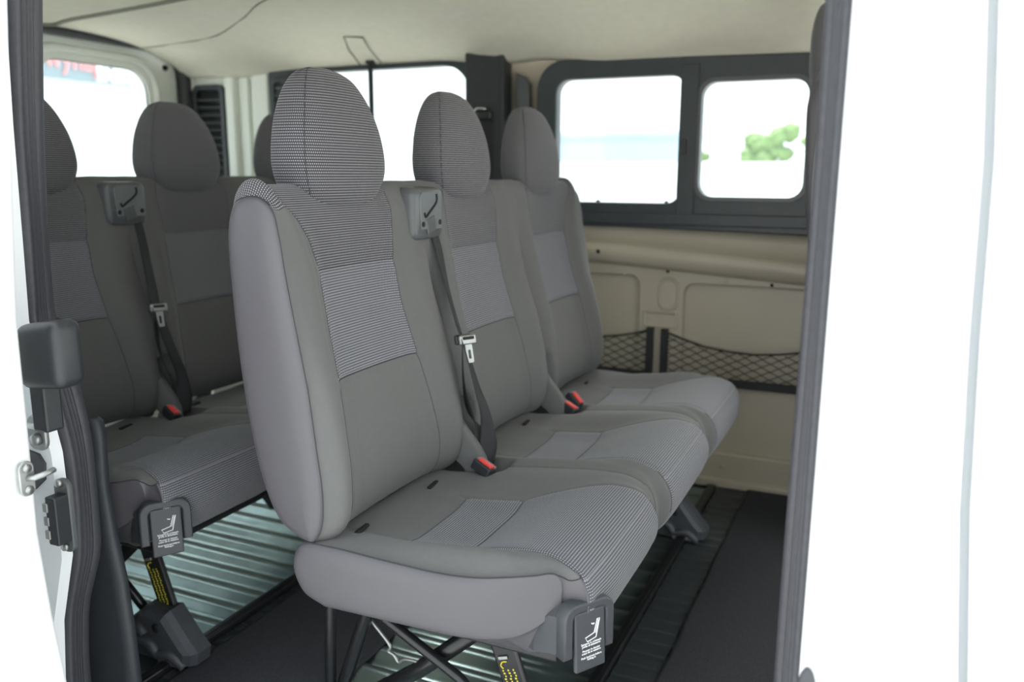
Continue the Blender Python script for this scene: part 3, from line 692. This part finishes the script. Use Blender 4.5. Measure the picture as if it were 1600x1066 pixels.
def belt(parent, m='belt'):
    """webbing: list of (centre, half-width vector)"""
    S = [((.116, .382, .925), (0, .010, .0)), ((.132, .381, .88), (.003, .009, 0)), ((.158, .371, .80), (-.006, .017, 0)), ((.188, .354, .735), (-.009, .021, 0)), ((.209, .341, .700), (-.010, .021, 0)),
         ((.222, .343, .66), (-.008, .020, 0)), ((.236, .352, .60), (-.004, .018, 0)), ((.246, .362, .555), (.004, .012, 0)), ((.250, .366, .52), (.010, .010, 0)), ((.254, .362, .48), (.012, .016, 0)), ((.252, .352, .442), (.010, .020, 0))]
    C = crom([a for a, b in S], 60); Wd = crom([b for a, b in S], 60)
    G = [[c-w, c-w*.5, c, c+w*.5, c+w] for c, w in zip(C, Wd)]
    b = grid('seat_belt', G, (m,), parent); so_ = b.modifiers.new('thickness', 'SOLIDIFY'); so_.thickness = .0016; so_.offset = 0
    # second run of the lap strap
    S2 = [((.208, .338, .695), (-.006, .012, 0)), ((.215, .330, .62), (-.010, .014, 0)), ((.222, .345, .55), (-.012, .010, 0)), ((.236, .368, .50), (.004, .014, 0)), ((.246, .364, .45), (.010, .014, 0))]
    C = crom([a for a, b in S2], 40); Wd = crom([b for a, b in S2], 40)
    b2 = grid('lap_strap', [[c-w, c, c+w] for c, w in zip(C, Wd)], (m,), parent); so_ = b2.modifiers.new('thickness', 'SOLIDIFY'); so_.thickness = .0016
    tg = empty('belt_tongue'); tg.parent = parent; tg.location = (.218, .339, .703); tg.rotation_euler = (0, -.25, -.5)
    box('tongue_head', (.002, 0, 0), (.010, .040, .020), 'steel', tg, None, .0045, 4); box('tongue_slot', (.008, 0, .003), (.002, .026, .006), 'dark', tg, None, .001)
    plate('tongue_blade', rrect(-.008, -.046, .008, -.008, .003), [rrect(-.003, -.038, .003, -.020, .002)], 'steel', (.003, 0, 0), Y_, Z_, .0025, tg, 0)
    box('tongue_back', (-.006, -.004, .002), (.008, .040, .020), 'black', tg, None, .004)
def belt_cover(parent):
    c = empty('belt_cover'); c.parent = parent; c.location = (.100, .353, .900)
    # tapered rounded box
    G = []
    for x, k in ((-.02, 1.0), (.004, 1.0), (.016, .985), (.024, .95), (.028, .88)):
        r = rrect(-.057*k, .048-.052*k, .057*k, .048+.052*k, .016*k, 5); G.append([(x, a+ (.0 if x < .01 else .002), b) for a, b in r])
    grid('cover_body', G, ('cover',), c, None, True, None, True, ((4, 0), (0, 0)))
    plate('cover_face', [(-.034, .018), (.050, .016), (.048, .085), (.040, .091), (-.028, .090), (-.036, .082)], [[(-.020, .018), (-.016, .042), (.008, .052), (.018, .040), (.022, .018)][::1]] if False else [], 'face', (.029, 0, 0), Y_, Z_, .003, c, .001)
    box('belt_outlet', (.0305, .004, .026), (.004, .034, .030), 'cover', c, Matrix.Rotation(.25, 3, 'X'), .0015)
    tube('guide_slot', [(.0312, -.022, .050), (.0312, -.017, .042), (.0312, -.004, .050), (.0312, .018, .064), (.0312, .027, .074), (.0312, .026, .086)], .0024, 'dark', c, 8, 24)
    for y, z in ((-.026, .028), (.040, .030)):
        bm = bmesh.new(); bmesh.ops.create_cone(bm, cap_ends=True, segments=16, radius1=.0052, radius2=.0052, depth=.002, matrix=Matrix.Translation((.0308, y, z)) @ Matrix.Rotation(math.pi/2, 4, 'Y')); from_bm('screw_hole', bm, 'dark', c, True)
def buckle(parent, loc, rz=0, ry=.35):
    b = empty('belt_buckle'); b.parent = parent; b.location = loc; b.rotation_euler = (-.25, ry, rz)
    box('buckle_body', (0, 0, -.010), (.046, .026, .022), 'black', b, None, .004)
    box('release_button', (.002, -.001, .0025), (.034, .015, .006), 'red', b, None, .002)['label'] = 'red release button'
    box('buckle_rim', (.002, .0085, .0025), (.036, .002, .006), 'piping', b, None, .0008); box('buckle_rim', (-.017, 0, .0025), (.002, .017, .006), 'piping', b, None, .0008)
def foot_cover(parent, y, far=False):
    f = empty('foot_cover'); f.parent = parent; f.location = (.455, y, 0)
    # faceted slate shell over the front foot
    out = [(-.100, .010), (-.098, .040), (-.070, .085), (-.030, .118), (-.012, .122), (.020, .118), (.040, .122), (.090, .060), (.110, .040), (.105, .012), (.085, .007), (-.080, .007)]
    G = []
    for d, k in ((.030, 1.0), (-.006, 1.0), (-.020, .93), (-.028, .80)):
        G.append([(x*k, d, .045+(z-.045)*k) for x, z in out])
    grid('foot_shell', G, ('slate',), f, None, True, None, False, ((0, 0), (3, 0)))
    tube('shell_ridge', [(-.085, -.022, .02), (-.045, -.030, .048), (.0, -.032, .052), (.02, -.030, .030), (.055, -.028, .034), (.085, -.022, .010)], .011, 'slate', f, 10, 24)
    tube('shell_ridge', [(-.055, -.020, .085), (-.028, -.029, .080), (-.015, -.030, .066)], .011, 'slate', f, 10, 12)
    bm = bmesh.new(); bmesh.ops.create_cone(bm, cap_ends=True, segments=18, radius1=.010, radius2=.010, depth=.006, matrix=Matrix.Translation((.02, -.028, .088)) @ Matrix.Rotation(math.pi/2, 4, 'X')); from_bm('bolt_recess', bm, 'dark', f, True)
    box('latch_window', (-.028, -.029, .062), (.022, .006, .014), 'dark', f, Matrix.Rotation(-.5, 3, 'Y'), .001)
    box('anchor_claw', (.045, -.014, .013), (.06, .03, .012), 'steel', f, None, .003)
def bench(name, label, loc, red2=True):
    B = empty(name, loc); tag(B, label, 'bench seat', 'three-seat van benches')
    for i in range(3): backrest(i, B)
    for i in range(3): cushion(i, B)
    for i in range(3): headrest(i, B)
    release_handle(B); belt_cover(B); belt(B)
    buckle(B, (.276, .305, .464), -.25); buckle(B, (.272, .795, .458), -.3); buckle(B, (.276, .830, .470), -.3, .7)
    # fabric-covered stalks rising out of the notches to the buckles
    for y in (.335, .79):
        G = []
        for x, z, w in ((.150, .420, .020), (.158, .47, .020), (.172, .52, .015), (.188, .545, .010), (.205, .538, .010), (.225, .51, .012), (.245, .485, .013), (.258, .462, .014), (.262, .43, .014)):
            G.append([(x*.6+.066, y-w, .43+(z-.43)*.3), (x, y-w, z), (x+.002, y, z+.002), (x, y+w, z), (x*.6+.066, y+w, .43+(z-.43)*.3)])
        grid('buckle_stalk', G, ('plain',), B)
    # steel under-frame
    tube('frame_tube', [(.17, .02, .318), (.17, 1.16, .318)], .013, 'tube', B)
    tube('frame_tube', [(.50, .02, .310), (.50, 1.16, .310)], .013, 'tube', B)
    pan = box2('seat_pan', (.16, -.03, .298), (.56, 1.2, .312), 'tube', B, .004)
    for y in (.08, 1.12):
        s = 1 if y < .5 else -1
        tube('leg', [(.15, y, .305), (.085, y, .295), (.064, y, .27), (.056, y, .15), (.050, y, .01)], .0115, 'tube', B, 12, 24)
        tube('leg', [(.165, y, .300), (.145, y+.002, .24), (.095, y+.002, .10), (.064, y, .015)], .0135, 'tube', B, 12)
        tube('leg', [(.15, y-.012*s, .262), (.19, y-.012*s, .232), (.34, y-.012*s, .155), (.43, y-.012*s, .075)], .010, 'tube', B, 12)
        tube('leg', [(.40, y+.02*s, .27), (.24, y+.02*s, .125), (.10, y+.02*s, .02)], .016, 'tube', B, 12)
        lg = box('leg', (.4375, y, .185), (.046, .014, .21), 'tube', B, Matrix.Rotation(-.33, 3, 'Y'), .004)
        if y < .5:
            R = Matrix.Rotation(-.33, 3, 'Y'); c = Vector((.4375, y, .185))
            for k, xo in enumerate((-.012, -.002, .008)):
                for q in range(16): box('yellow_print', c+R @ Vector((xo+.001*(q % 3), -.0074, .008-.0052*q)), (.0026+.001*(q % 2), .001, .0030), 'yellow', lg, R, 0)
            tube('yellow_hook', [c+R @ Vector((-.010, -.008, .012)), c+R @ Vector((-.013, -.008, .018)), c+R @ Vector((-.008, -.008, .024)), c+R @ Vector((.0, -.008, .024))], .0014, 'yellow', lg, 6, 12)
            box('metal_clip', c+R @ Vector((-.004, -.009, .032)), (.018, .004, .006), 'steel', lg, R, .001)
        foot_cover(B, y-.02*s)
        box('rear_foot', (.058, y, .010), (.07, .05, .020), 'steel', B, None, .004)
    w = [(.13, .10, .205), (.175, .10, .16), (.172, .10, .146), (.185, .10, .140), (.195, .10, .128), (.21, .10, .138), (.255, .10, .142), (.275, .10, .158), (.30, .10, .195)]
    tube('wire_latch', w, .0034, 'steel', B, 8, 60)
    bk = empty('latch_bracket'); bk.parent = B; bk.location = (.30, .62, .20)
    plate('bracket_plate', [(-.07, .08), (.05, .08), (.06, .04), (.09, .02), (.085, -.02), (.05, -.04), (.03, -.09), (-.01, -.10), (-.09, -.02)], [], 'black', (0, 0, 0), X_, Z_, .03, bk, .003)
    tube('bracket_rod', [(-.25, -.3, .02), (0, 0, .03)], .003, 'steel', bk, 8)
    tube('bracket_arm', [(.02, .0, .05), (.10, .35, .09)], .008, 'tube', bk, 8)
    return B
front_bench = bench('bench_seat', 'grey fabric three-seat bench in the foreground with leatherette side panel', (0, 0, 0))
def copy_tree(o, parent=None):
    c = o.copy(); COL.objects.link(c); c.parent = parent
    for ch in [x for x in SRC if x.parent == o]: copy_tree(ch, c)
    return c
SRC = list(bpy.data.objects)
rear_bench = copy_tree(front_bench); rear_bench.location = (-.8367, .0099, .0046)
rear_bench['label'] = 'grey fabric three-seat bench in the back row before the rear door'
# driver side front seat, only its rear edge shows beside the right seal
DX, DY, DZ = .730, 1.205, .262
ds = empty('front_seat', (DX, DY, DZ)); tag(ds, 'grey front seat seen from behind at the right edge of the opening', 'seat')
b0 = backrest(0, ds); headrest(0, ds)
cushion(0, ds)
box2('seat_base', (.17, -.03, -.247), (.53, .31, .31), 'trim', ds, .03)
box2('seat_skirt', (.14, -.07, .27), (.56, .34, .335), 'trim', ds, .015)
tube('back_piping', [(.062, -.096, .93), (.056, -.099, .86), (.052, -.100, .76), (.056, -.099, .66)], .004, 'piping', ds, 8, 12)

# ---------------------------------------------------------------- luggage nets on the far wall
def cargo_net(x0, x1, top, z0, posts, lab):
    t = empty('cargo_net', ((x0+x1)/2, YW-.02, z0)); tag(t, lab, 'cargo net', 'cargo nets on the side wall')
    cx = (x0+x1)/2; T = lambda x: lerp_tab(top, x)
    bm = bmesh.new(); p = .052; q = .026; n = int((x1-x0)/p)+12
    for s in (-1, 1):
        for i in range(-12, n):
            pts = []; x = x0+i*p if s > 0 else x1-i*p; z = z0; step = 0
            while True:
                xx = x+s*step*p/4; zz = z0+step*q/4
                if step > 80 or xx < x0-1 or xx > x1+1: break
                if x0 <= xx <= x1 and zz <= T(xx): pts.append((xx-cx, .003*math.sin(step*1.57)-.002, zz-z0))
                elif pts: break
                step += 1
            if len(pts) > 1: tube_bm(bm, pts, .0017, 5)
    from_bm('mesh_cords', bm, 'net', t, True)
    tube('top_cord', [(x0-cx+(x1-x0)*k/30, -.004+.001*math.sin(k*2.), T(x0+(x1-x0)*k/30)-z0) for k in range(31)], .0035, 'net', t, 6)
    box2('bottom_bar', (x0-cx, -.008, -.022), (x1-cx, .008, .004), 'net', t, .002)
    for xp in posts: box2('net_post', (xp-cx-.011, -.012, -.02), (xp-cx+.011, .010, T(xp)-z0+.008), 'net', t, .002)
cargo_net(.311, 1.10, [(.31, .517), (.37, .498), (.44, .478), (.52, .468), (.60, .465), (.68, .473), (.76, .488), (.90, .51), (1.1, .53)], .372, (.311,), 'black cargo net along the wide recessed panel of the beige wall')
cargo_net(-.50, .262, [(-.5, .52), (-.3, .48), (-.1, .465), (.06, .478), (.16, .492), (.22, .506), (.262, .519)], .372, (.262,), 'black cargo net on the beige wall beside the far seat backrest')
# stray buckle hanging at the left seal
t = empty('hanging_buckle', (-.371, -.10, .760)); tag(t, 'small black belt tongue hanging beside the left door seal', 'belt tongue')
box('tongue_body', (0, 0, 0), (.022, .014, .016), 'black', t, Matrix.Rotation(.5, 3, 'Y'), .004)
tube('strap_cord', [(.0, 0, -.005), (.010, 0, -.028), (.016, 0, -.05)], .0022, 'belt', t, 6); tube('strap_cord', [(-.01, 0, .005), (-.03, 0, .03), (-.05, 0, .08)], .0035, 'belt', t, 6)

# ================================================================ OUTSIDE
GZ = -.55
bm = bmesh.new(); bx(bm, (0, 10, GZ-.1), (160, 160, .2)); tag(from_bm('ground', bm, 'gravel'), kind='structure')
def building(lab, a, b, m, y_ribs=None):
    o = empty('building', ((a[0]+b[0])/2, (a[1]+b[1])/2, GZ)); tag(o, lab, 'building')
    c = Vector(((a[0]+b[0])/2, (a[1]+b[1])/2, 0)); h = b[2]-GZ
    box('wall', (0, 0, h/2), (abs(b[0]-a[0]), abs(b[1]-a[1]), h), m, o, None, 0)
    box('roof', (0, 0, h+.1), (abs(b[0]-a[0])+.3, abs(b[1]-a[1])+.3, .2), m, o, None, .02)
    return o
o = building('pale clad building with a sign, seen through the rear door window', (-22, 3, 0), (-14.2, 15.0, 4.2), 'facade')
bm = bmesh.new()
z = .4
while z < 4.2: bx(bm, (3.902, 0, z), (.012, 12.0, .02)); z += .35
for yy in (-2.2, 2.6): bx(bm, (3.903, yy, 2.2), (.014, .05, 4.3))
from_bm('cladding_joints', bm, 'facade', o)
sg = empty('shop_sign', (-14.13, 11.40, 3.2)); tag(sg, 'dark sign with red and white letters on the pale building', 'sign')
box('sign_board', (0, 0, 0), (.08, 2.15, .74), 'signb', sg, None, .01)
Ay = (0, 1, 0)
text('sign_lettering', 'wynaj', .52, 'signr', (.06, -1.02, -.16), Ay, (0, 0, 1), sg, .01, 'LEFT'); text('sign_lettering', 'goauto', .52, 'signw', (.06, .12, -.16), Ay, (0, 0, 1), sg, .01, 'LEFT')
text('sign_small_print', 'SAMOCHODY', .20, 'signw', (.06, .12, -.34), Ay, (0, 0, 1), sg, .01, 'LEFT')
building('low pale blue hall seen through the left pane of the sliding window', (-13.5, 25, 0), (-5.25, 28, 2.18), 'blue')
building('pale hall seen through the rear side window behind the benches', (-9.0, 12.0, 0), (-6.4, 15, 2.75), 'facade')
building('long low white wall in the distance beyond the windows', (-13, 21.0, 0), (6, 21.3, 1.15), 'paint')
def tree(x, y, h, w, lab):
    t = empty('tree', (x, y, GZ)); tag(t, lab, 'tree', 'distant trees'); rnd = random.Random(int(x*100))
    tube('trunk', [(0, 0, 0), (.05, 0, h*.5)], .12, 'bark', t, 8)
    bm = bmesh.new()
    for k in range(34):
        r = w*(.26+.2*rnd.random()); mt = Matrix.Translation((rnd.uniform(-w, w)*.6, rnd.uniform(-w, w)*.5, h*(.30+.60*rnd.random()))) @ Matrix.Diagonal((r, r, r*.8, 1))
        vs = bmesh.ops.create_icosphere(bm, subdivisions=2, radius=1, matrix=mt)['verts']
        for v in vs: v.co += Vector((rnd.gauss(0, 1), rnd.gauss(0, 1), rnd.gauss(0, 1)))*r*.10
    from_bm('crown', bm, 'leaf', t, True)
for k, (x, h, w) in enumerate(((-7.4, 2.9, .6), (-5.3, 3.8, .92), (-4.0, 4.1, .95), (-2.6, 4.0, .95), (-1.2, 3.6, .95))):
    tree(x, 39+3.4*(k % 2), h, w, ['leftmost small tree seen through the right sliding pane', 'second tree from the left in the right sliding pane', 'middle tree in the row seen through the right sliding pane', 'tree right of the middle in the right sliding pane', 'rightmost tree of the distant row by the front seat'][k])
